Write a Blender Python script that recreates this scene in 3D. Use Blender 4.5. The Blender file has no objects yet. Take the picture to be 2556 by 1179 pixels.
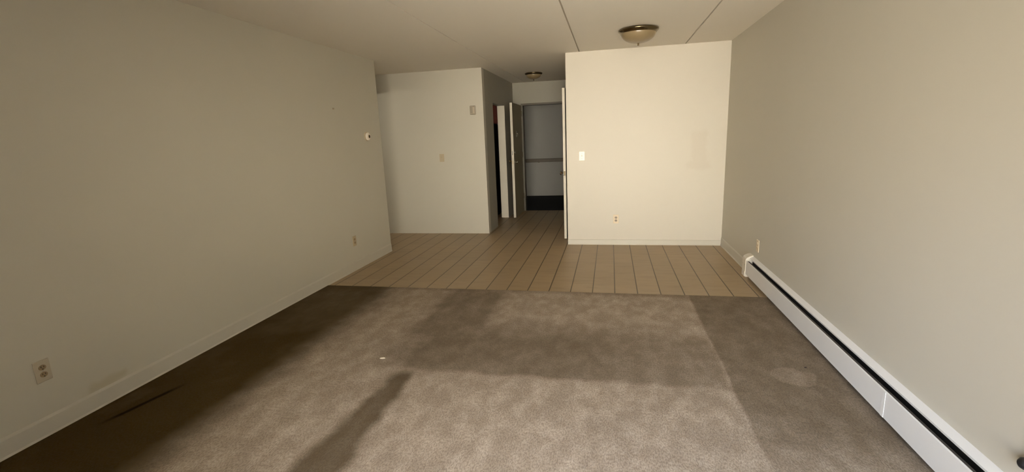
import bpy, bmesh, math, random
from mathutils import Vector, Matrix

random.seed(4)
S = bpy.context.scene
COL = S.collection
PI = math.pi

# ------------------------------------------------------------------ camera
F_PX, YAW, PITCH, ROLL, EYE = 1176.65, -0.2097, -0.2072, -0.0401, 1.4435
fw = Vector((math.sin(YAW)*math.cos(PITCH), math.cos(YAW)*math.cos(PITCH), math.sin(PITCH)))
rt = Vector((math.cos(YAW), -math.sin(YAW), 0))
up = rt.cross(fw)
rt2 = rt*math.cos(ROLL) + up*math.sin(ROLL)
up2 = -rt*math.sin(ROLL) + up*math.cos(ROLL)
cd = bpy.data.cameras.new('camera')
cam = bpy.data.objects.new('camera', cd)
COL.objects.link(cam)
m = Matrix.Identity(4)
for i in range(3):
    m[i][0], m[i][1], m[i][2] = rt2[i], up2[i], -fw[i]
m[0][3], m[1][3], m[2][3] = 0, 0, EYE
cam.matrix_world = m
cd.sensor_fit = 'HORIZONTAL'
cd.sensor_width = 36
cd.lens = F_PX/2556*36
cd.clip_start = 0.03
S.camera = cam

# ------------------------------------------------------------------ light and exposure
S.view_settings.view_transform = 'Standard'
S.view_settings.look = 'None'
S.view_settings.gamma = 1
S.view_settings.use_curve_mapping = False
S.view_settings.exposure = 0.0

WIN = dict(x0=-1.10, x1=1.05, z0=0.06, z1=2.05, y=-0.62)      # the sliding window behind the camera

# what stands outside the window, as brightness by direction: rows go from the ground up to the
# zenith, columns from the left of the view outside to its right (linear RGB)
SKY_X = (-0.85, -0.45, -0.15, 0.15, 0.43, 0.74)
SKY_Z = (-0.55, -0.14, 0.06, 0.28, 0.65)
SKY_RGB = {
    (0, 1): (11, 10.5, 9.5), (0, 2): (19, 17.5, 15), (0, 3): (17, 15.5, 13),
    (1, 1): (9, 8.5, 7.8), (1, 2): (33, 30, 25.5), (1, 3): (36, 32.5, 27), (1, 4): (14, 12.6, 10.5),
    (2, 1): (20, 18.8, 17.5), (2, 2): (38, 35.5, 30.2), (2, 3): (38, 35, 29.8), (2, 4): (25, 22.8, 19),
    (3, 1): (15, 19, 26), (3, 2): (18, 17.5, 17), (3, 3): (12, 12.5, 14),
    (4, 2): (12, 19, 30), (4, 3): (28, 29, 33), (4, 4): (76, 73, 68),
}

def make_world():
    w = bpy.data.worlds.new('overcast_sky')
    S.world = w
    w.use_nodes = True
    n, l = w.node_tree.nodes, w.node_tree.links
    n.clear()
    out = n.new('ShaderNodeOutputWorld')
    bg = n.new('ShaderNodeBackground')
    tc = n.new('ShaderNodeTexCoord')
    sep = n.new('ShaderNodeSeparateXYZ')
    l.new(tc.outputs['Generated'], sep.inputs[0])
    X, Z = sep.outputs['X'], sep.outputs['Z']
    def st(v, a, b):
        k = n.new('ShaderNodeMapRange'); k.interpolation_type = 'SMOOTHSTEP'
        l.new(v, k.inputs[0]); k.inputs[1].default_value = a; k.inputs[2].default_value = b
        return k.outputs[0]
    def mu(a, b, op='MULTIPLY'):
        k = n.new('ShaderNodeMath'); k.operation = op
        for i, q in enumerate((a, b)):
            if isinstance(q, (int, float)): k.inputs[i].default_value = q
            else: l.new(q, k.inputs[i])
        return k.outputs[0]
    def tint(f, c):
        k = n.new('ShaderNodeVectorMath'); k.operation = 'SCALE'
        k.inputs[0].default_value = c; l.new(f, k.inputs['Scale'])
        return k.outputs[0]
    def add(a, b):
        k = n.new('ShaderNodeVectorMath'); k.operation = 'ADD'; l.new(a, k.inputs[0]); l.new(b, k.inputs[1]); return k.outputs[0]
    def tent(v, cs, i):
        parts = []
        if i > 0: parts.append(st(v, cs[i-1], cs[i]))
        if i < len(cs)-1: parts.append(st(v, cs[i+1], cs[i]))
        return parts[0] if len(parts) == 1 else mu(parts[0], parts[1], 'MULTIPLY')
    c = None
    for (iz, ix), rgb in SKY_RGB.items():
        q = tint(mu(tent(X, SKY_X, ix), tent(Z, SKY_Z, iz)), rgb)
        c = q if c is None else add(c, q)
    l.new(c, bg.inputs[0])
    bg.inputs[1].default_value = 1.0
    l.new(bg.outputs[0], out.inputs[0])
make_world()

def area(name, loc, rot, sx, sy, power, color=(1, 1, 1), portal=False, spread=None):
    d = bpy.data.lights.new(name, 'AREA')
    d.shape = 'RECTANGLE'; d.size = sx; d.size_y = sy
    d.energy = power; d.color = color
    if portal: d.cycles.is_portal = True
    if spread: d.spread = spread
    o = bpy.data.objects.new(name, d)
    o.location = loc; o.rotation_euler = rot
    COL.objects.link(o)
    return o
# daylight portal in the window opening (faces into the room, +y)
area('window_portal', ((WIN['x0']+WIN['x1'])/2, WIN['y']-0.11, (WIN['z0']+WIN['z1'])/2), (PI/2, 0, PI), WIN['x1']-WIN['x0'], WIN['z1']-WIN['z0'], 1, portal=True)
# ceiling fixtures of the corridor outside and of the kitchen past the left wall
area('corridor_light', (-0.4, 10.75, 2.36), (0.35, 0, 0), 0.9, 0.3, 0.6, (1.0, 0.93, 0.80))
area('kitchen_light', (-4.9, 6.1, 2.09), (0, -PI/2, 0), 0.16, 0.5, 9, (1.0, 0.92, 0.78))

# ------------------------------------------------------------------ materials
MATS = {}
def mat(name, color, rough=0.6, metal=0.0, spec=0.5, bump=0.0, bscale=60, var=0.0, vscale=3.0, bdist=0.002):
    if name in MATS: return MATS[name]
    mt = bpy.data.materials.new(name); mt.use_nodes = True
    n, l = mt.node_tree.nodes, mt.node_tree.links
    b = n['Principled BSDF']
    b.inputs['Roughness'].default_value = rough
    b.inputs['Metallic'].default_value = metal
    b.inputs['Specular IOR Level'].default_value = spec
    tc = n.new('ShaderNodeTexCoord')
    nz = n.new('ShaderNodeTexNoise'); nz.inputs['Scale'].default_value = vscale; nz.inputs['Detail'].default_value = 4
    l.new(tc.outputs['Object'], nz.inputs['Vector'])
    mx = n.new('ShaderNodeMix'); mx.data_type = 'RGBA'
    c = Vector(color[:3])
    mx.inputs[6].default_value = (*(c*(1-var)), 1)
    mx.inputs[7].default_value = (*(c*(1+var)), 1)
    l.new(nz.outputs[0], mx.inputs[0])
    l.new(mx.outputs[2], b.inputs['Base Color'])
    if bump:
        nb = n.new('ShaderNodeTexNoise'); nb.inputs['Scale'].default_value = bscale; nb.inputs['Detail'].default_value = 3
        l.new(tc.outputs['Object'], nb.inputs['Vector'])
        bp = n.new('ShaderNodeBump'); bp.inputs['Strength'].default_value = bump; bp.inputs['Distance'].default_value = bdist
        l.new(nb.outputs[0], bp.inputs['Height']); l.new(bp.outputs[0], b.inputs['Normal'])
    MATS[name] = mt
    return mt

class NT:
    """small wrapper for maths in a node tree"""
    def __init__(s, mt):
        s.n, s.l = mt.node_tree.nodes, mt.node_tree.links
    def set(s, sock, v):
        if hasattr(v, 'is_output') or isinstance(v, bpy.types.NodeSocket): s.l.new(v, sock)
        else: sock.default_value = v
    def math(s, op, a, b=0.0, c=None):
        k = s.n.new('ShaderNodeMath'); k.operation = op
        s.set(k.inputs[0], a); s.set(k.inputs[1], b)
        if c is not None: s.set(k.inputs[2], c)
        return k.outputs[0]
    def step(s, v, a, b):
        k = s.n.new('ShaderNodeMapRange'); k.interpolation_type = 'SMOOTHSTEP'
        s.set(k.inputs[0], v); k.inputs[1].default_value = a; k.inputs[2].default_value = b
        return k.outputs[0]
    def noise(s, vec, scale, detail=3, rough=0.5):
        k = s.n.new('ShaderNodeTexNoise'); k.inputs['Scale'].default_value = scale
        k.inputs['Detail'].default_value = detail; k.inputs['Roughness'].default_value = rough
        s.l.new(vec, k.inputs['Vector'])
        return k.outputs[0]
    def mix(s, f, a, b, mode='MIX'):
        k = s.n.new('ShaderNodeMix'); k.data_type = 'RGBA'; k.blend_type = mode
        s.set(k.inputs[0], f); s.set(k.inputs[6], a); s.set(k.inputs[7], b)
        return k.outputs[2]
    def xyz(s):
        tc = s.n.new('ShaderNodeTexCoord'); sp = s.n.new('ShaderNodeSeparateXYZ')
        s.l.new(tc.outputs['Object'], sp.inputs[0])
        return tc.outputs['Object'], sp.outputs[0], sp.outputs[1], sp.outputs[2]
    def scale(s, vec, v):
        k = s.n.new('ShaderNodeVectorMath'); k.operation = 'MULTIPLY'
        s.l.new(vec, k.inputs[0]); k.inputs[1].default_value = v
        return k.outputs[0]

CREAM = (0.58, 0.545, 0.455)
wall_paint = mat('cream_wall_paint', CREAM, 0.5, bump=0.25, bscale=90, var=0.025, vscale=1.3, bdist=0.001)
hall_paint_shaded = mat('hall_wall_paint_shaded', (0.36, 0.335, 0.265), 0.5, bump=0.25, bscale=90, var=0.03, vscale=1.3, bdist=0.001)  # wall cream darkened: the hall's dimmer light is painted into the colour
ceil_paint = mat('ceiling_paint', (0.81, 0.755, 0.655), 0.6, bump=0.3, bscale=140, var=0.02, vscale=1.2, bdist=0.001)
base_paint = mat('baseboard_paint', (0.58, 0.545, 0.455), 0.4, bump=0.2, bscale=40, var=0.04, vscale=6)
door_white = mat('door_enamel', (0.74, 0.68, 0.56), 0.35, var=0.03)
door_grey = mat('entry_door_paint', (0.30, 0.26, 0.17), 0.45, var=0.08, vscale=5)
frame_grey = mat('door_frame_paint', (0.10, 0.085, 0.055), 0.45, var=0.05)
corr_paint = mat('corridor_wall_paint', (0.41, 0.395, 0.35), 0.6, var=0.03)
black_carpet = mat('corridor_carpet', (0.006, 0.006, 0.007), 0.95, bump=0.5, bscale=300)
rail_wood = mat('rail_wood', (0.16, 0.13, 0.09), 0.5, var=0.15, vscale=9)
plate_ivory = mat('ivory_plastic', (0.72, 0.60, 0.42), 0.35, var=0.02)
plate_beige = mat('beige_plastic', (0.50, 0.41, 0.27), 0.4, var=0.03)
plate_white = mat('white_plastic', (0.88, 0.80, 0.68), 0.3, var=0.01)
slot_dark = mat('dark_slot', (0.02, 0.016, 0.01), 0.6)
grey_plastic = mat('grey_plastic', (0.36, 0.31, 0.23), 0.45, var=0.03)
nickel = mat('brushed_bronze_nickel', (0.20, 0.155, 0.09), 0.22, metal=1.0, var=0.06, vscale=20)
chrome = mat('chrome', (0.75, 0.72, 0.66), 0.12, metal=1.0)
brass = mat('aged_brass', (0.55, 0.38, 0.18), 0.25, metal=1.0)
heater_white = mat('heater_enamel', (0.80, 0.79, 0.76), 0.32, var=0.02, vscale=8)
heater_shade = mat('heater_slot_shade', (0.012, 0.011, 0.010), 0.6)  # near-black colour standing in for the shade inside the slot
damper_grey = mat('damper_metal', (0.06, 0.055, 0.05), 0.6, metal=0.0)
fin_metal = mat('fin_aluminium', (0.35, 0.34, 0.33), 0.4, metal=1.0)
black_rubber = mat('black_plug_plastic', (0.008, 0.008, 0.009), 0.45)
dark_enamel = mat('black_appliance_enamel', (0.008, 0.007, 0.006), 0.4)
red_wood = mat('red_brown_cabinet_wood', (0.20, 0.035, 0.015), 0.45, var=0.2, vscale=12)
crumb_mat = mat('dried_fluff', (0.62, 0.55, 0.42), 0.9)
speck_mat = mat('dark_grit', (0.03, 0.02, 0.015), 0.9)

# frosted glass bowl
glass_bowl = bpy.data.materials.new('frosted_alabaster_glass'); glass_bowl.use_nodes = True
t = NT(glass_bowl); v, x, y, z = t.xyz()
b = t.n['Principled BSDF']
t.l.new(t.mix(t.noise(v, 9, 4), (0.22, 0.165, 0.085, 1), (0.33, 0.25, 0.145, 1)), b.inputs['Base Color'])
b.inputs['Roughness'].default_value = 0.28
b.inputs['Transmission Weight'].default_value = 0.0
b.inputs['Subsurface Weight'].default_value = 0.0

# window glass: clear pane (fresnel mix of transparent and glossy)
pane_mat = bpy.data.materials.new('window_glass'); pane_mat.use_nodes = True
n, l = pane_mat.node_tree.nodes, pane_mat.node_tree.links
n.clear()
o_, tr, gl, mx, fr = n.new('ShaderNodeOutputMaterial'), n.new('ShaderNodeBsdfTransparent'), n.new('ShaderNodeBsdfGlossy'), n.new('ShaderNodeMixShader'), n.new('ShaderNodeFresnel')
gl.inputs['Roughness'].default_value = 0.02
l.new(fr.outputs[0], mx.inputs[0]); l.new(tr.outputs[0], mx.inputs[1]); l.new(gl.outputs[0], mx.inputs[2]); l.new(mx.outputs[0], o_.inputs[0])

# wall that faces the room: a faint greyish rub mark on the paint
wallR_paint = bpy.data.materials.new('cream_wall_paint_with_rub_mark'); wallR_paint.use_nodes = True
t = NT(wallR_paint); v, x, y, z = t.xyz(); b = t.n['Principled BSDF']
nz = t.noise(v, 7, 4)
def boxmask(t, x, z, x0, x1, z0, z1, sf):
    a = t.math('MULTIPLY', t.step(x, x0-sf, x0+sf), t.step(x, x1+sf, x1-sf))
    c = t.math('MULTIPLY', t.step(z, z0-sf, z0+sf), t.step(z, z1+sf, z1-sf))
    return t.math('MULTIPLY', a, c)
xd = t.math('ADD', x, t.math('MULTIPLY', t.math('SUBTRACT', nz, 0.5), 0.18))
zd = t.math('ADD', z, t.math('MULTIPLY', t.math('SUBTRACT', nz, 0.5), 0.14))
mk = boxmask(t, xd, zd, 0.98, 1.17, 1.02, 1.43, 0.035)
mk2 = boxmask(t, xd, zd, 0.93, 1.20, 0.96, 1.06, 0.03)
mk = t.math('MULTIPLY', t.math('MAXIMUM', mk, mk2), 0.16)
basec = t.mix(t.noise(v, 1.4, 3), (0.62, 0.575, 0.48, 1), (0.65, 0.60, 0.505, 1))
t.l.new(t.mix(mk, basec, (0.50, 0.40, 0.30, 1)), b.inputs['Base Color'])
b.inputs['Roughness'].default_value = 0.5

# left wall: cream paint with a scuffed streak just above the baseboard
wallL_paint = bpy.data.materials.new('cream_wall_paint_scuffed'); wallL_paint.use_nodes = True
t = NT(wallL_paint); v, x, y, z = t.xyz(); b = t.n['Principled BSDF']
nz = t.noise(v, 12, 4)
zd = t.math('ADD', z, t.math('MULTIPLY', t.math('SUBTRACT', nz, 0.5), 0.05))
mk = boxmask(t, y, zd, 1.90, 2.12, 0.105, 0.15, 0.02)
basec = t.mix(t.noise(v, 1.3, 3), (0.57, 0.54, 0.445, 1), (0.60, 0.565, 0.465, 1))
t.l.new(t.mix(t.math('MULTIPLY', mk, 0.35), basec, (0.38, 0.31, 0.15, 1)), b.inputs['Base Color'])
b.inputs['Roughness'].default_value = 0.5

# tile floor: narrow 20 cm rows running away from the window
TILE = 0.2045; TPH = 0.045
tile_mat = bpy.data.materials.new('beige_ceramic_tile'); tile_mat.use_nodes = True
t = NT(tile_mat); v, x, y, z = t.xyz(); b = t.n['Principled BSDF']
u = t.math('DIVIDE', t.math('SUBTRACT', x, TPH), TILE)
fu = t.math('ABSOLUTE', t.math('SUBTRACT', t.math('FRACT', t.math('ADD', u, 0.5)), 0.5))
row = t.math('FLOOR', u)
w = t.math('ADD', t.math('DIVIDE', y, 0.409), t.math('MULTIPLY', t.math('MODULO', t.math('ABSOLUTE', row), 2), 0.0))
fw_ = t.math('ABSOLUTE', t.math('SUBTRACT', t.math('FRACT', t.math('ADD', w, 0.5)), 0.5))
gx = t.step(fu, 0.030, 0.014)
gy = t.math('MULTIPLY', t.step(fw_, 0.009, 0.004), 0.22)
gr = t.math('MAXIMUM', gx, gy)
wn = t.n.new('ShaderNodeTexWhiteNoise'); wn.noise_dimensions = '2D'
cb = t.n.new('ShaderNodeCombineXYZ'); t.l.new(row, cb.inputs[0]); t.l.new(t.math('FLOOR', w), cb.inputs[1]); t.l.new(cb.outputs[0], wn.inputs['Vector'])
tone = t.mix(wn.outputs['Value'], (0.36, 0.262, 0.150, 1), (0.395, 0.290, 0.170, 1))
mot = t.noise(t.scale(v, (1.2, 5.0, 1)), 3.2, 4)
tone = t.mix(t.math('MULTIPLY', t.step(mot, 0.45, 0.75), 0.35), tone, (0.26, 0.185, 0.10, 1))
tone = t.mix(gr, tone, (0.085, 0.06, 0.03, 1))
t.l.new(tone, b.inputs['Base Color'])
b.inputs['Roughness'].default_value = 0.38
b.inputs['Specular IOR Level'].default_value = 0.35
bp = t.n.new('ShaderNodeBump'); bp.inputs['Strength'].default_value = 0.5; bp.inputs['Distance'].default_value = 0.003
t.l.new(t.math('SUBTRACT', 1.0, gr), bp.inputs['Height']); t.l.new(bp.outputs[0], b.inputs['Normal'])

# carpet: taupe cut pile with worn and dirty areas, and shade painted in along the left
carpet_mat = bpy.data.materials.new('taupe_carpet'); carpet_mat.use_nodes = True
t = NT(carpet_mat); v, x, y, z = t.xyz(); b = t.n['Principled BSDF']
big = t.noise(v, 2.2, 4, 0.6)
mid = t.noise(t.scale(v, (1, .6, 1)), 9, 5, 0.65)
fine = t.noise(t.scale(v, (1, .45, 1)), 150, 2, 0.7)
wob = t.math('MULTIPLY', t.math('SUBTRACT', t.noise(v, 5, 3), 0.5), 0.10)
xw = t.math('ADD', x, wob); yw = t.math('ADD', y, wob)
def mul(*a):
    r = a[0]
    for q in a[1:]: r = t.math('MULTIPLY', r, q)
    return r
dirt_shade_left = t.step(xw, -1.92, -2.30)  # left strip: dirt plus the shade beside the wall, painted into the pile
dirt_right = mul(t.step(t.math('ADD', x, t.math('MULTIPLY', wob, 0.3)), 0.672, 0.700), t.step(yw, 1.75, 2.35))
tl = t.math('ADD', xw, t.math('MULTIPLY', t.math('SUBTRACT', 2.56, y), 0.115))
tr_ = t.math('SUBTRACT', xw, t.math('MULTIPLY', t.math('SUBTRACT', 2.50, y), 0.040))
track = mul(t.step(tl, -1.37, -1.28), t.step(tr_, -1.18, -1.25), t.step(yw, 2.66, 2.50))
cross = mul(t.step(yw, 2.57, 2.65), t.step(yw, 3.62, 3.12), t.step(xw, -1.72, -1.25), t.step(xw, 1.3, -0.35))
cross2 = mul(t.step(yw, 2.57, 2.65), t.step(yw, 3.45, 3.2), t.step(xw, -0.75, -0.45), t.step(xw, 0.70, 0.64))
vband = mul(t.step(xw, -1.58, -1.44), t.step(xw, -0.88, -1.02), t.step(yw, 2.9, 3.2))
edge = mul(t.step(yw, 4.12, 4.20), 0.30)
rp = t.math('SQRT', t.math('ADD', t.math('POWER', t.math('SUBTRACT', xw, 1.06), 2.0), t.math('POWER', t.math('SUBTRACT', yw, 2.81), 2.0)))
ring = t.math('MULTIPLY', t.step(rp, 0.128, 0.112), 0.38)
sd = t.math('ABSOLUTE', t.math('SUBTRACT', t.math('ADD', x, t.math('MULTIPLY', wob, 0.15)), t.math('ADD', -2.705, t.math('MULTIPLY', t.math('SUBTRACT', y, 1.85), 0.22))))
streak = mul(t.step(sd, 0.028, 0.004), t.step(y, 1.76, 1.90), t.step(y, 2.28, 2.12))
worn = mul(t.step(x, -2.88, -2.84), t.step(x, -2.70, -2.78), t.step(y, 1.80, 1.92), t.step(y, 2.22, 2.10))
dl = t.math('MULTIPLY', dirt_shade_left, t.math('SUBTRACT', 1.0, t.math('MULTIPLY', t.step(y, 2.0, 4.2), 0.18)))
dr = t.math('MULTIPLY', t.math('SUBTRACT', dirt_right, t.math('MULTIPLY', ring, dirt_right)), 0.50)
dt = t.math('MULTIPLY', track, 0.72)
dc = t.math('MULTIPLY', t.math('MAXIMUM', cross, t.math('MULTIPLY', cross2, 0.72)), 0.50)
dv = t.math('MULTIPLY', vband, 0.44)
dirt_shade = t.math('MAXIMUM', t.math('MAXIMUM', dl, dr), t.math('MAXIMUM', dt, t.math('MAXIMUM', dc, t.math('MAXIMUM', dv, edge))))
dirt_shade = t.math('SUBTRACT', dirt_shade, t.math('MULTIPLY', worn, 0.10))
dirt_shade = t.math('ADD', dirt_shade, t.math('MULTIPLY', t.math('SUBTRACT', big, 0.5), 0.30))
col = t.mix(t.step(mid, 0.36, 0.68), (0.37, 0.298, 0.225, 1), (0.50, 0.415, 0.325, 1))
col = t.mix(t.math('MULTIPLY', t.step(mid, 0.60, 0.80), 0.5), col, (0.66, 0.57, 0.47, 1))
k = t.n.new('ShaderNodeClamp'); t.l.new(dirt_shade, k.inputs[0]); k.inputs[2].default_value = 0.97
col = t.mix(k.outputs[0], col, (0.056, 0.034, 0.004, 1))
col = t.mix(t.math('MULTIPLY', t.step(fine, 0.62, 0.35), 0.42), col, (0.08, 0.062, 0.045, 1))
col = t.mix(t.math('MULTIPLY', streak, 0.85), col, (0.008, 0.003, 0.001, 1))
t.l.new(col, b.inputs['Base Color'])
b.inputs['Roughness'].default_value = 0.95
b.inputs['Specular IOR Level'].default_value = 0.03
hh = t.math('ADD', t.math('MULTIPLY', fine, 0.6), t.math('MULTIPLY', mid, 1.6))
bp = t.n.new('ShaderNodeBump'); bp.inputs['Strength'].default_value = 0.7; bp.inputs['Distance'].default_value = 0.006
t.l.new(hh, bp.inputs['Height']); t.l.new(bp.outputs[0], b.inputs['Normal'])

# ------------------------------------------------------------------ mesh helpers
def obj(name, bm, m, parent=None, smooth=False, loc=None):
    me = bpy.data.meshes.new(name)
    bmesh.ops.recalc_face_normals(bm, faces=bm.faces)
    bm.to_mesh(me); bm.free()
    if smooth:
        for p in me.polygons: p.use_smooth = True
    me.materials.append(m)
    o = bpy.data.objects.new(name, me)
    COL.objects.link(o)
    if parent: o.parent = parent
    if loc: o.location = loc
    return o
def bx(bm, x0, x1, y0, y1, z0, z1, bev=0.0, seg=2, mtx=None):
    t_ = bmesh.new()
    vs = [t_.verts.new((x, y, z)) for x in (x0, x1) for y in (y0, y1) for z in (z0, z1)]
    for f in ((0,1,3,2),(4,6,7,5),(0,4,5,1),(2,3,7,6),(0,2,6,4),(1,5,7,3)):
        t_.faces.new([vs[i] for i in f])
    if bev:
        bmesh.ops.bevel(t_, geom=list(t_.edges), offset=bev, segments=seg, affect='EDGES', profile=0.5)
    if mtx: bmesh.ops.transform(t_, matrix=mtx, verts=t_.verts)
    me = bpy.data.meshes.new('tmp'); t_.to_mesh(me); t_.free(); bm.from_mesh(me); bpy.data.meshes.remove(me)
    return bm
def box(*a, **k): return bx(bmesh.new(), *a, **k)
def lathe(bm, prof, seg=48, mtx=None, cap=True):
    """prof: list of (radius, height); spins about z"""
    t_ = bmesh.new(); rings = []
    for r, h in prof:
        if r < 1e-6: rings.append([t_.verts.new((0, 0, h))])
        else: rings.append([t_.verts.new((r*math.cos(2*PI*i/seg), r*math.sin(2*PI*i/seg), h)) for i in range(seg)])
    for A, B in zip(rings, rings[1:]):
        for i in range(seg):
            j = (i+1) % seg
            if len(A) == 1 and len(B) == 1: continue
            if len(A) == 1: t_.faces.new((A[0], B[i], B[j]))
            elif len(B) == 1: t_.faces.new((A[i], B[0], A[j]))
            else: t_.faces.new((A[i], B[i], B[j], A[j]))
    if mtx: bmesh.ops.transform(t_, matrix=mtx, verts=t_.verts)
    me = bpy.data.meshes.new('tmp'); t_.to_mesh(me); t_.free(); bm.from_mesh(me); bpy.data.meshes.remove(me)
    return bm
def prism(bm, pts, axis, a, b_):
    """closed 2-D outline swept along an axis; for axis 'y' pts are (x, z)"""
    def P(p, q): return (p[0], q, p[1]) if axis == 'y' else ((q, p[0], p[1]) if axis == 'x' else (p[0], p[1], q))
    A = [bm.verts.new(P(p, a)) for p in pts]; B = [bm.verts.new(P(p, b_)) for p in pts]
    k = len(pts)
    for i in range(k): bm.faces.new((A[i], A[(i+1) % k], B[(i+1) % k], B[i]))
    bm.faces.new(A); bm.faces.new(B[::-1])
    return bm
def struct(name, bm, m, parent=None, smooth=False):
    o = obj(name, bm, m, parent, smooth)
    if not parent: o['kind'] = 'structure'
    return o
def thing(name, label, cat, loc=(0, 0, 0), group=None, rot=(0, 0, 0)):
    o = bpy.data.objects.new(name, None); COL.objects.link(o)
    o.location = loc; o.rotation_euler = rot
    o.empty_display_size = 0.05
    o['label'] = label; o['category'] = cat
    if group: o['group'] = group
    return o
def tag(o, label, cat, group=None):
    o['label'] = label; o['category'] = cat
    if group: o['group'] = group
    return o

# ------------------------------------------------------------------ room dimensions (metres)
XL, XR, H = -2.896, 1.375, 2.44
D1, D2, D3, D4 = 6.216, 5.744, 6.919, 9.158     # peach wall, end of left wall, alcove back wall, entry wall
XA, XB = -0.554, -1.827                          # hall right side, hall left side
YW = WIN['y']; DC = 4.238
TH = 0.12

# floor slab with tiles, carpet on top of it
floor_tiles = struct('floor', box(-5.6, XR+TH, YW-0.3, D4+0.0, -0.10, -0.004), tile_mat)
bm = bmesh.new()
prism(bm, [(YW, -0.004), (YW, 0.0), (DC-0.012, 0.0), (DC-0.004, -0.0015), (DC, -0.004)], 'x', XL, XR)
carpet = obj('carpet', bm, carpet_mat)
tag(carpet, 'worn taupe wall-to-wall carpet with dark dirty bands and shade painted in along the left, ending at the beige tiles', 'carpet')

# ceiling of wide concrete planks with V joints
bm = bmesh.new()
pts = [(-5.6, H+0.15), (-5.6, H)]
for sx in (-1.5845, -0.3817, 0.8644):
    pts += [(sx-0.007, H), (sx-0.005, H+0.03), (sx+0.005, H+0.03), (sx+0.007, H)]
pts += [(XR+TH, H), (XR+TH, H+0.15)]
prism(bm, pts, 'y', YW-0.3, D4+TH)
struct('ceiling', bm, ceil_paint)

# walls
struct('wall_left', box(XL-TH, XL, YW, D2, -0.004, H), wallL_paint)
struct('wall_right', box(XR, XR+TH, YW-0.15, D1+TH, -0.004, H), wall_paint)
struct('wall_facing', box(XA, XR, D1, D1+TH, -0.004, H), wallR_paint)
struct('wall_alcove', box(-5.6, XB, D3, D3+TH, -0.004, H), wall_paint)
# alcove past the left wall, leading to the kitchen
struct('wall_kitchen_side', box(-5.72, -5.6, D2-1.6, D3+TH, -0.004, H), wall_paint)
struct('wall_kitchen_front', box(-5.6, XL-TH, D2-1.6, D2-1.48, -0.004, H), wall_paint)
struct('trim_kitchen_header', box(-3.68, -3.56, D2-1.48, D3, 2.16, H), wall_paint)
# hall left wall with a doorway
KY0, KY1, KZ = 7.50, 8.385, 2.005
bm = bmesh.new()
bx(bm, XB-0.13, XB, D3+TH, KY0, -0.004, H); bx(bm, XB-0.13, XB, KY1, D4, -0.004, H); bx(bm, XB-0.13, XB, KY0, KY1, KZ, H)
struct('wall_hall_left', bm, hall_paint_shaded)
# hall right wall with the closet doorway
CY0, CY1 = 6.50, 7.28
bm = bmesh.new()
bx(bm, XA, XA+0.10, D1+TH, CY0, -0.004, H); bx(bm, XA, XA+0.10, CY1, D4, -0.004, H); bx(bm, XA, XA+0.10, CY0, CY1, 2.06, H)
struct('wall_hall_right', bm, wall_paint)
bm = bmesh.new()
bx(bm, XA+0.70, XA+0.78, D1+TH, CY1+0.4, -0.004, H); bx(bm, XA+0.10, XA+0.70, CY1+0.3, CY1+0.4, -0.004, H)
struct('wall_closet', bm, wall_paint)
# entry wall with its doorway
EX0, EX1, EZ = -1.675, -0.755, 2.055
bm = bmesh.new()
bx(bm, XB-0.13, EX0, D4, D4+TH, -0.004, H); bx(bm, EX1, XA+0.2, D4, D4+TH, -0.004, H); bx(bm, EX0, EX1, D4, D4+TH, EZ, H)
struct('wall_entry', bm, hall_paint_shaded)
# rear wall with the sliding window
x0, x1, z0, z1 = WIN['x0'], WIN['x1'], WIN['z0'], WIN['z1']
bm = bmesh.new()
bx(bm, XL-TH, x0, YW-0.15, YW, -0.004, H); bx(bm, x1, XR, YW-0.15, YW, -0.004, H)
bx(bm, x0, x1, YW-0.15, YW, z1, H); bx(bm, x0, x1, YW-0.15, YW, -0.004, z0)
struct('wall_rear', bm, wall_paint)
bm = bmesh.new()
for a in ((x0, x0+.04, z0, z1), (x1-.04, x1, z0, z1), (x0+.04, x1-.04, z0, z0+.04), (x0+.04, x1-.04, z1-.04, z1), ((x0+x1)/2-.025, (x0+x1)/2+.025, z0+.04, z1-.04)):
    bx(bm, a[0], a[1], YW-0.10, YW-0.05, a[2], a[3])
wf = struct('window_1', bm, mat('window_aluminium', (0.55, 0.55, 0.55), 0.4, metal=0.7))
struct('glass_pane', box(x0+.04, x1-.04, YW-0.078, YW-0.072, z0+.04, z1-.04), pane_mat, wf)

# room behind the hall doorway (dark, with cabinet and refrigerator)
bm = bmesh.new()
bx(bm, -3.9, XB-0.13, D4, D4+TH, -0.004, H); bx(bm, -4.0, -3.9, D3+TH, D4+TH, -0.004, H)
struct('wall_side_room', bm, wall_paint)
# corridor outside the entry
struct('floor_corridor', box(-4.2, 2.2, D4, 11.55, -0.10, -0.006), black_carpet)
struct('wall_corridor', box(-4.2, 2.2, 11.50, 11.62, -0.006, 2.6), corr_paint)
bm = bmesh.new(); bx(bm, -4.3, -4.2, D4+TH, 11.62, -0.006, 2.6); bx(bm, 2.2, 2.3, D4+TH, 11.62, -0.006, 2.6)
bx(bm, -4.2, XB-0.13, D4+TH, D4+TH+.02, -0.006, 2.6); bx(bm, XA+.2, 2.2, D4+TH, D4+TH+.02, -0.006, 2.6)
struct('wall_corridor_end', bm, corr_paint)
struct('ceiling_corridor', box(-4.3, 2.3, D4+TH, 11.62, 2.44, 2.55), ceil_paint)
rail = thing('handrail', 'dark handrail running along the grey wall outside the open entrance door', 'handrail', (-1.2, 11.45, 0.86))
obj('rail', box(-2.9, 3.2, -0.045, 0.005, -0.04, 0.04, bev=0.012), rail_wood, rail)
for bxp in (-1.9, -0.5, 0.9, 2.3):
    obj('bracket', box(bxp-0.02, bxp+0.02, 0.0, 0.05, -0.05, 0.0, bev=0.004), rail_wood, rail)

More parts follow.
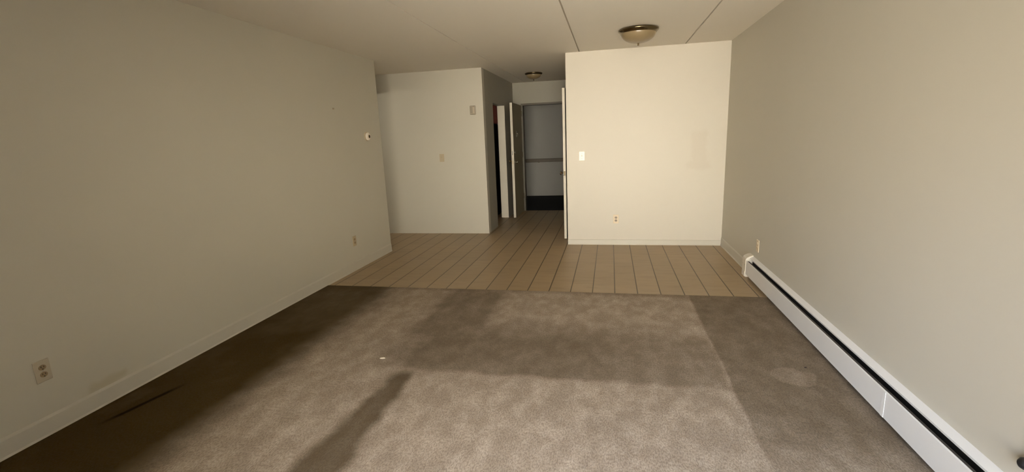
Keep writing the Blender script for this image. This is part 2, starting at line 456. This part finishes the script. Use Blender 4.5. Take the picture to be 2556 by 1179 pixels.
# baseboards painted like the walls
def base_prof(sx, x):   # small cove profile against a wall whose face is at x, growing towards sx
    return [(x, -0.004), (x+sx*0.012, -0.004), (x+sx*0.007, 0.012), (x+sx*0.004, 0.088), (x+sx*0.002, 0.096), (x, 0.104)]
struct('baseboard_left', prism(bmesh.new(), base_prof(1, XL), 'y', YW, D2), base_paint)
struct('baseboard_right', prism(bmesh.new(), base_prof(-1, XR), 'y', 4.985, D1), base_paint)
bpf = [(D1, -0.004), (D1-0.012, -0.004), (D1-0.007, 0.010), (D1-0.005, 0.060), (D1, 0.064)]
struct('baseboard_facing', prism(bmesh.new(), bpf, 'x', XA, XR-0.012), base_paint)

# ------------------------------------------------------------------ door frames (trim)
def frame_bm(kind, c, a0, a1, zt, depth0, depth1, w=0.04, proud=0.0):
    bm = bmesh.new()
    if kind == 'x':     # opening spans x a0..a1 in a wall at y depth0..depth1
        bx(bm, a0, a0+w, depth0, depth1, -0.004, zt); bx(bm, a1-w, a1, depth0, depth1, -0.004, zt); bx(bm, a0+w, a1-w, depth0, depth1, zt-w, zt)
    else:
        bx(bm, depth0, depth1, a0, a0+w, -0.004, zt); bx(bm, depth0, depth1, a1-w, a1, -0.004, zt); bx(bm, depth0, depth1, a0+w, a1-w, zt-w, zt)
    return bm
struct('trim_entry_frame', frame_bm('x', 0, EX0, EX1, EZ, D4-0.012, D4+TH+0.012, 0.035), frame_grey)
bm = bmesh.new()
bx(bm, XB-0.13, XB-0.0005, KY0, KY0+0.02, -0.004, KZ); bx(bm, XB-0.13, XB-0.0005, KY0+0.02, KY1-0.02, KZ-0.02, KZ)
struct('trim_side_frame', bm, hall_paint_shaded)
struct('trim_side_jamb', box(XB-0.13, XB-0.0005, KY1-0.02, KY1, -0.004, KZ-0.0), door_white)
struct('trim_closet_frame', frame_bm('y', 0, CY0-0.02, CY1+0.02, 2.085, XA-0.004, XA+0.104, 0.02), door_white)

# ------------------------------------------------------------------ doors
def knob_bm(depth=0.055, r=0.026):
    return lathe(bmesh.new(), [(0, 0), (0.030, 0), (0.030, 0.004), (0.026, 0.008), (0.011, 0.011), (0.010, depth*0.45), (r*0.8, depth*0.58), (r, depth*0.76), (r*0.9, depth*0.92), (r*0.45, depth), (0, depth*1.005)], 28)
RX = Matrix.Rotation(PI/2, 4, 'Y')
# entrance door, swung open against the hall's left side; hinged at y = D4
W_E = 0.90
ent = bpy.data.objects.new('door_1', None); COL.objects.link(ent)
ent.location = (EX0+0.004, D4-0.012, 0.0); ent.rotation_euler = (0, 0, 0.010); ent['kind'] = 'structure'
leaf = obj('door_leaf', box(-0.044, 0.0, -W_E, 0.0, 0.010, 2.022, bev=0.002), door_grey, ent)
obj('door_edge', box(-0.0435, -0.0005, -W_E-0.0015, -W_E+0.001, 0.012, 2.020), door_white, ent)
def put_knob(parent, mtx, m, name='door_knob'):
    bm = knob_bm(); bmesh.ops.transform(bm, matrix=mtx, verts=bm.verts)
    return obj(name, bm, m, parent, smooth=True)
put_knob(ent, Matrix.Translation((0.0, -W_E+0.065, 1.00)) @ RX, chrome)
put_knob(ent, Matrix.Translation((-0.044, -W_E+0.065, 1.02)) @ Matrix.Rotation(-PI/2, 4, 'Y'), brass)
bm = lathe(bmesh.new(), [(0, 0), (0.030, 0), (0.030, 0.006), (0.024, 0.016), (0.014, 0.018), (0.013, 0.014), (0, 0.014)], 28, Matrix.Translation((0.0, -W_E+0.062, 1.17)) @ RX)
obj('deadbolt', bm, chrome, ent, smooth=True)
obj('strike_plate', box(-0.034, -0.010, -W_E-0.004, -W_E, 1.13, 1.20, bev=0.001), chrome, ent)
obj('latch_plate', box(-0.034, -0.010, -W_E-0.0035, -W_E, 0.97, 1.03, bev=0.001), plate_ivory, ent)
# door knocker with viewer
kn = obj('door_knocker', box(0.0, 0.006, -0.63, -0.57, 1.44, 1.545, bev=0.003), chrome, ent)
bm = bmesh.new()
N = 24
ring = []
for i in range(N+1):
    a = PI + PI*i/N
    ring.append((0.020+0.006*math.sin(-a), -0.60+0.024*math.cos(a), 1.505+0.045*math.sin(a)))
for i in range(N+1):
    pass
def tube(bm, path, r, seg=10):
    rings = []
    for i, p in enumerate(path):
        p = Vector(p); d = (Vector(path[min(i+1, len(path)-1)]) - Vector(path[max(i-1, 0)])).normalized()
        a = d.orthogonal().normalized() if i == 0 else (rings_a - d*rings_a.dot(d)).normalized()
        rings_a = a; c = d.cross(a)
        rings.append([bm.verts.new(p + (a*math.cos(2*PI*k/seg)+c*math.sin(2*PI*k/seg))*r) for k in range(seg)])
    for A, B in zip(rings, rings[1:]):
        for k in range(seg): bm.faces.new((A[k], A[(k+1) % seg], B[(k+1) % seg], B[k]))
    bm.faces.new(rings[0][::-1]); bm.faces.new(rings[-1])
    return bm
tube(bm, ring, 0.0055)
obj('knocker_ring', bm, chrome, kn, smooth=True)
for hz in (0.25, 1.05, 1.82):
    obj('hinge', lathe(bmesh.new(), [(0, 0), (0.006, 0), (0.006, 0.10), (0, 0.10)], 14, Matrix.Translation((0.006, 0.004, hz))), nickel, ent, smooth=True)

# closet door, slightly ajar, its edge towards the window
W_C = 0.755
cl = bpy.data.objects.new('door_2', None); COL.objects.link(cl)
cl.location = (XA-0.004, CY1, 0); cl.rotation_euler = (0, 0, -0.052); cl['kind'] = 'structure'
obj('door_leaf', box(-0.035, 0.0, -W_C, 0.0, 0.006, 2.055, bev=0.002), door_white, cl)
put_knob(cl, Matrix.Translation((-0.035, -W_C+0.06, 0.925)) @ Matrix.Rotation(-PI/2, 4, 'Y'), nickel)
obj('latch_plate', box(-0.028, -0.007, -W_C-0.002, -W_C+0.001, 0.895, 0.955, bev=0.0008), nickel, cl)
for hz in (0.25, 1.05, 1.82):
    obj('hinge', lathe(bmesh.new(), [(0, 0), (0.006, 0), (0.006, 0.09), (0, 0.09)], 14, Matrix.Translation((-0.040, 0.004, hz))), nickel, cl, smooth=True)

# ------------------------------------------------------------------ side room contents
cab = thing('wall_cabinet', 'reddish-brown wall cabinet glimpsed high up through the narrow dark hall doorway', 'cabinet', (-2.45, D4, 1.70))
obj('body', box(-0.40, 0.40, -0.34, 0.0, 0.0, 0.62, bev=0.002), red_wood, cab)
for sx in (-1, 1):
    dr_ = obj('door', box(min(sx*0.395, sx*0.003), max(sx*0.395, sx*0.003), -0.36, -0.341, 0.006, 0.614, bev=0.003), red_wood, cab)
    obj('knob', lathe(bmesh.new(), [(0, 0), (0.006, 0), (0.006, 0.012), (0.014, 0.018), (0.012, 0.026), (0, 0.028)], 18, Matrix.Translation((sx*0.05, -0.36, 0.07)) @ Matrix.Rotation(PI/2, 4, 'X')), nickel, dr_, smooth=True)
fr_ = thing('refrigerator', 'black refrigerator with a small bright handle in the dark room off the hall', 'refrigerator', (-2.45, D4-0.04, -0.004))
obj('body', box(-0.38, 0.38, -0.62, 0.0, 0.03, 1.69, bev=0.006), dark_enamel, fr_)
d_ = obj('door', box(-0.38, 0.38, -0.68, -0.622, 0.06, 1.15, bev=0.012), dark_enamel, fr_)
obj('handle', tube(bmesh.new(), [(0.22, -0.68, 0.98), (0.22, -0.715, 0.98), (0.23, -0.725, 0.98), (0.33, -0.725, 0.98), (0.34, -0.715, 0.98), (0.34, -0.68, 0.98)], 0.011), chrome, d_, smooth=True)
obj('freezer_door', box(-0.38, 0.38, -0.68, -0.622, 1.16, 1.69, bev=0.012), dark_enamel, fr_)
obj('kick_plate', box(-0.36, 0.36, -0.60, -0.05, 0.0, 0.03), dark_enamel, fr_)

# ------------------------------------------------------------------ baseboard heater along the right wall
HY0, HY1 = YW+0.02, 4.955
ht = thing('baseboard_heater', 'long white baseboard heater with a dark slot along the right wall', 'heater', (XR, 2.2, 0.0))
hy0, hy1 = HY0-2.2, HY1-2.2
SPL = 2.39-2.2
def hp(pts, a, b_): return prism(bmesh.new(), pts, 'y', a, b_)
# back plate with hood
hood = [(0.0, 0.01), (-0.004, 0.01), (-0.004, 0.198), (-0.030, 0.188), (-0.030, 0.180), (-0.0325, 0.180), (-0.034, 0.191), (-0.004, 0.2065), (0.0, 0.208)]
obj('back_plate', hp(hood, hy0, hy1-0.06), heater_white, ht)
# front panels (two lengths meeting at a splice)
fp = [(-0.066, 0.030), (-0.064, 0.030), (-0.064, 0.160), (-0.0615, 0.166), (-0.0615, 0.168), (-0.0635, 0.168), (-0.066, 0.163)]
obj('front_panel', hp(fp, hy0, SPL-0.001), heater_white, ht)
obj('front_panel', hp([(a+0.0006, b_-0.0012) for a, b_ in fp], SPL+0.001, hy1-0.06), heater_white, ht)
obj('splice_plate', hp([(-0.0675, 0.029), (-0.066, 0.029), (-0.066, 0.164), (-0.0675, 0.164)], SPL-0.006, SPL+0.020), mat('splice_enamel', (0.88, 0.87, 0.84), 0.2), ht)
obj('damper', hp([(-0.054, 0.150), (-0.052, 0.149), (-0.040, 0.158), (-0.041, 0.160)], hy0+0.02, hy1-0.08), damper_grey, ht)
obj('heating_pipe', lathe(bmesh.new(), [(0, 0), (0.011, 0), (0.011, hy1-hy0-0.1), (0, hy1-hy0-0.1)], 16, Matrix.Translation((-0.034, hy0+0.02, 0.085)) @ Matrix.Rotation(-PI/2, 4, 'X')), brass, ht, smooth=True)
bm = bmesh.new()
yy = hy0+0.1
while yy < hy1-0.3:
    bx(bm, -0.058, -0.010, yy, yy+0.0012, 0.055, 0.115); yy += 0.012
obj('fins', bm, fin_metal, ht)
obj('back_shade', box(-0.006, -0.0045, hy0+0.01, hy1-0.07, 0.10, 0.1935), heater_shade, ht)  # dark sheet added over the white back plate as painted slot shade
obj('inner_shade', box(-0.062, -0.004, hy0+0.01, hy1-0.07, 0.118, 0.1215), heater_shade, ht)
# end cap: rounded top, slightly larger than the panels
def cap(a, b_):
    pr = [(0.0, -0.002), (-0.066, -0.002), (-0.070, 0.004), (-0.070, 0.168), (-0.066, 0.182), (-0.056, 0.194), (-0.030, 0.208), (-0.010, 0.214), (0.0, 0.214)]
    bm = prism(bmesh.new(), pr, 'y', a, b_)
    bmesh.ops.bevel(bm, geom=[e for e in bm.edges if abs(e.verts[0].co.y-e.verts[1].co.y) < 1e-6], offset=0.003, segments=2, affect='EDGES')
    return bm
obj('end_cap', cap(hy1-0.115, hy1), mat('end_cap_enamel', (0.72, 0.67, 0.56), 0.4), ht)
obj('end_cap_foot', box(-0.074, -0.060, hy1-0.10, hy1-0.01, 0.0, 0.05, bev=0.003), MATS['end_cap_enamel'], ht)
for ky in (hy1-0.09, hy1-0.03):
    obj('screw', lathe(bmesh.new(), [(0, 0), (0.004, 0), (0.003, 0.0015), (0, 0.002)], 12, Matrix.Translation((-0.070, ky, 0.12)) @ Matrix.Rotation(-PI/2, 4, 'Y')), fin_metal, ht, smooth=True)

# ------------------------------------------------------------------ outlets, switches and wall devices
# each is modelled facing -y (plate in the x-z plane) then turned onto its wall
def plate_bm(w=0.072, h=0.117, d=0.006):
    return box(-w/2, w/2, -d, 0, -h/2, h/2, bev=0.003, seg=3)
def outlet(label, loc, rz, pm, socket_m=None, group=None):
    o = thing('wall_outlet', label, 'outlet', loc, group, (0, 0, rz))
    obj('cover_plate', plate_bm(), pm, o)
    for s in (-1, 1):
        bm = lathe(bmesh.new(), [(0, 0), (0.0170, 0), (0.0165, 0.0025), (0, 0.0025)], 28, Matrix.Translation((0, -0.006, s*0.0195)) @ Matrix.Rotation(PI/2, 4, 'X') @ Matrix.Diagonal((1, 0.84, 1, 1)))
        r = obj('receptacle', bm, socket_m or pm, o, smooth=False)
        bm = bmesh.new()
        bx(bm, -0.0075, -0.0050, -0.0092, -0.0080, s*0.0195-0.001, s*0.0195+0.008)
        bx(bm, 0.0050, 0.0075, -0.0092, -0.0080, s*0.0195-0.001, s*0.0195+0.008)
        bx(bm, -0.0025, 0.0025, -0.0092, -0.0080, s*0.0195-0.011, s*0.0195-0.006)
        obj('slots', bm, slot_dark, r)
    obj('screw', lathe(bmesh.new(), [(0, 0), (0.003, 0), (0.0025, 0.001), (0, 0.0012)], 10, Matrix.Translation((0, -0.006, 0)) @ Matrix.Rotation(PI/2, 4, 'X')), fin_metal, o)
    return o
def switch(label, loc, rz, pm, tm, screws=True):
    o = thing('light_switch', label, 'switch', loc, None, (0, 0, rz))
    obj('cover_plate', plate_bm(), pm, o)
    bm = box(-0.005, 0.005, -0.020, -0.004, -0.006, 0.006, bev=0.002)
    bmesh.ops.transform(bm, matrix=Matrix.Rotation(-0.45, 4, 'X'), verts=bm.verts)
    obj('toggle', bm, tm, o)
    for s in (-1, 1):
        obj('screw', lathe(bmesh.new(), [(0, 0), (0.003, 0), (0.0025, 0.001), (0, 0.0012)], 10, Matrix.Translation((0, -0.006, s*0.03)) @ Matrix.Rotation(PI/2, 4, 'X')), fin_metal, o)
    return o
worn_socket = mat('worn_socket_plastic', (0.30, 0.22, 0.12), 0.5)
outlet('cream outlet low on the left wall, nearest the bottom left corner of the room', (XL, 1.715, 0.346), PI/2, mat('yellowed_plastic', (0.50, 0.44, 0.33), 0.4), worn_socket)
outlet('cream outlet low on the left wall near its far end, below the thermostat', (XL, 4.842, 0.337), PI/2, plate_beige, worn_socket)
outlet('outlet low on the bright wall between hall and right corner', (0.074, D1, 0.340), 0, plate_ivory, mat('greyed_socket', (0.33, 0.26, 0.19), 0.5))
outlet('outlet on the right wall just above the far end of the heater', (XR, 4.73, 0.340), -PI/2, plate_ivory)
near_out = outlet('outlet on the right wall above the heater at the right picture edge', (XR, 1.678, 0.335), -PI/2, plate_ivory)
switch('white light switch on the bright wall beside the hall opening', (-0.360, D1, 1.166), 0, plate_white, plate_white)
switch('beige light switch on the alcove back wall, below the grey wall box', (-2.515, D3, 1.172), 0, plate_beige, plate_beige)

# black plug in the near right outlet
pl = thing('power_plug', 'black plug in the outlet at the right picture edge above the heater', 'plug', (XR-0.0090, 1.678, 0.3155), None, (0, 0, -PI/2))
obj('plug_body', lathe(bmesh.new(), [(0, 0), (0.019, 0), (0.021, 0.006), (0.020, 0.022), (0.014, 0.030), (0.008, 0.034), (0, 0.035)], 24, Matrix.Rotation(PI/2, 4, 'X')), black_rubber, pl, smooth=True)

# round thermostat
th = thing('thermostat', 'small round white thermostat near the far end of the left wall', 'thermostat', (XL, 5.375, 1.517), None, (0, 0, PI/2))
MX = Matrix.Rotation(PI/2, 4, 'X')
obj('wall_plate', lathe(bmesh.new(), [(0, 0), (0.056, 0), (0.056, 0.003), (0.050, 0.006), (0, 0.006)], 40, MX), plate_beige, th, smooth=False)
obj('body', lathe(bmesh.new(), [(0, 0.006), (0.044, 0.006), (0.046, 0.012), (0.045, 0.026), (0.040, 0.034), (0.030, 0.037), (0.022, 0.037), (0.020, 0.034), (0, 0.034)], 40, MX), plate_white, th, smooth=True)
obj('dial', lathe(bmesh.new(), [(0, 0.034), (0.019, 0.034), (0.018, 0.038), (0, 0.039)], 32, MX), nickel, th, smooth=True)
bm = box(-0.004, 0.004, -0.0415, -0.039, -0.016, 0.016, bev=0.001)
bmesh.ops.transform(bm, matrix=Matrix.Rotation(-0.6, 4, 'Y'), verts=bm.verts)
obj('pointer', bm, slot_dark, th)

# grey wall box (intercom) on the alcove wall
ic = thing('wall_intercom', 'small grey rounded wall box high on the alcove back wall near its corner', 'intercom', (-1.984, D3, 1.851))
obj('housing', box(-0.044, 0.044, -0.024, 0, -0.065, 0.065, bev=0.010, seg=3), grey_plastic, ic)
obj('cover_strip', box(0.004, 0.026, -0.029, -0.023, -0.048, 0.042, bev=0.004), mat('tan_plastic', (0.52, 0.44, 0.32), 0.4), ic)
bm = bmesh.new()
for i in range(7): bx(bm, -0.034, -0.006, -0.0248, -0.0236, -0.036+i*0.012, -0.032+i*0.012)
obj('speaker_grille', bm, mat('grille_shade', (0.22, 0.19, 0.14), 0.6), ic)

# nail left in the left wall
nl = obj('wall_anchor', lathe(bmesh.new(), [(0, 0), (0.010, 0), (0.009, 0.004), (0.004, 0.006), (0.004, 0.013), (0.006, 0.014), (0, 0.0155)], 16, Matrix.Rotation(PI/2, 4, 'X')), plate_beige, smooth=True, loc=(XL, 4.71, 1.81))
nl.rotation_euler = (0, 0, PI/2)
tag(nl, 'tiny painted-over anchor in the upper left wall, left of the thermostat', 'anchor')

# ------------------------------------------------------------------ ceiling lights
def ceiling_lamp(loc, R, label):
    o = thing('ceiling_light', label, 'ceiling light', loc, 'flush ceiling lights')
    s = R/0.195
    obj('metal_ring', lathe(bmesh.new(), [(0, 0), (R*0.90, 0), (R*0.94, -0.006*s), (R, -0.010*s), (R*1.0, -0.020*s), (R*0.97, -0.028*s), (R*0.93, -0.034*s), (R*0.885, -0.046*s), (R*0.86, -0.046*s), (R*0.85, -0.03*s), (0, -0.03*s)], 72), nickel, o, smooth=True)
    prof = [(R*0.865, -0.038*s)]
    for i in range(1, 15):
        a = i/14*PI/2
        prof.append((R*0.865*math.cos(a)**0.95 if i < 14 else 0.0, -0.038*s - 0.098*s*math.sin(a)))
    obj('glass_bowl', lathe(bmesh.new(), prof, 72), glass_bowl, o, smooth=True)
    zb = -0.134*s
    obj('finial', lathe(bmesh.new(), [(0, zb+0.004), (0.013*s, zb+0.002), (0.014*s, zb-0.003), (0.006*s, zb-0.006), (0.005*s, zb-0.010), (0.009*s, zb-0.015), (0.009*s, zb-0.020), (0.004*s, zb-0.025), (0, zb-0.026)], 24), nickel, o, smooth=True)
    return o
ceiling_lamp((0.267, 5.13, H), 0.195, 'large unlit dome ceiling light with metal ring in front of the bright wall')
ceiling_lamp((-1.215, 7.88, H), 0.142, 'smaller unlit dome ceiling light with dark ring over the hall')

# ------------------------------------------------------------------ bits lying on the carpet
def bit(name, label, x, y, r, h, m, cat):
    bm = bmesh.new()
    bmesh.ops.create_icosphere(bm, subdivisions=2, radius=1)
    for v_ in bm.verts:
        k_ = 1 + random.uniform(-0.25, 0.25)
        v_.co = Vector((v_.co.x*r*1.6*k_, v_.co.y*r*k_, v_.co.z*h*k_))
    o = obj(name, bm, m, smooth=True, loc=(x, y, h*0.8))
    return tag(o, label, cat)
bit('lint', 'pale bit of lint on the carpet just beyond the tip of the dark track', -1.514, 2.721, 0.012, 0.006, crumb_mat, 'lint')
bit('grit', 'dark speck on the carpet close to the heater, beside the pale round mark', 1.165, 2.93, 0.005, 0.003, speck_mat, 'speck')
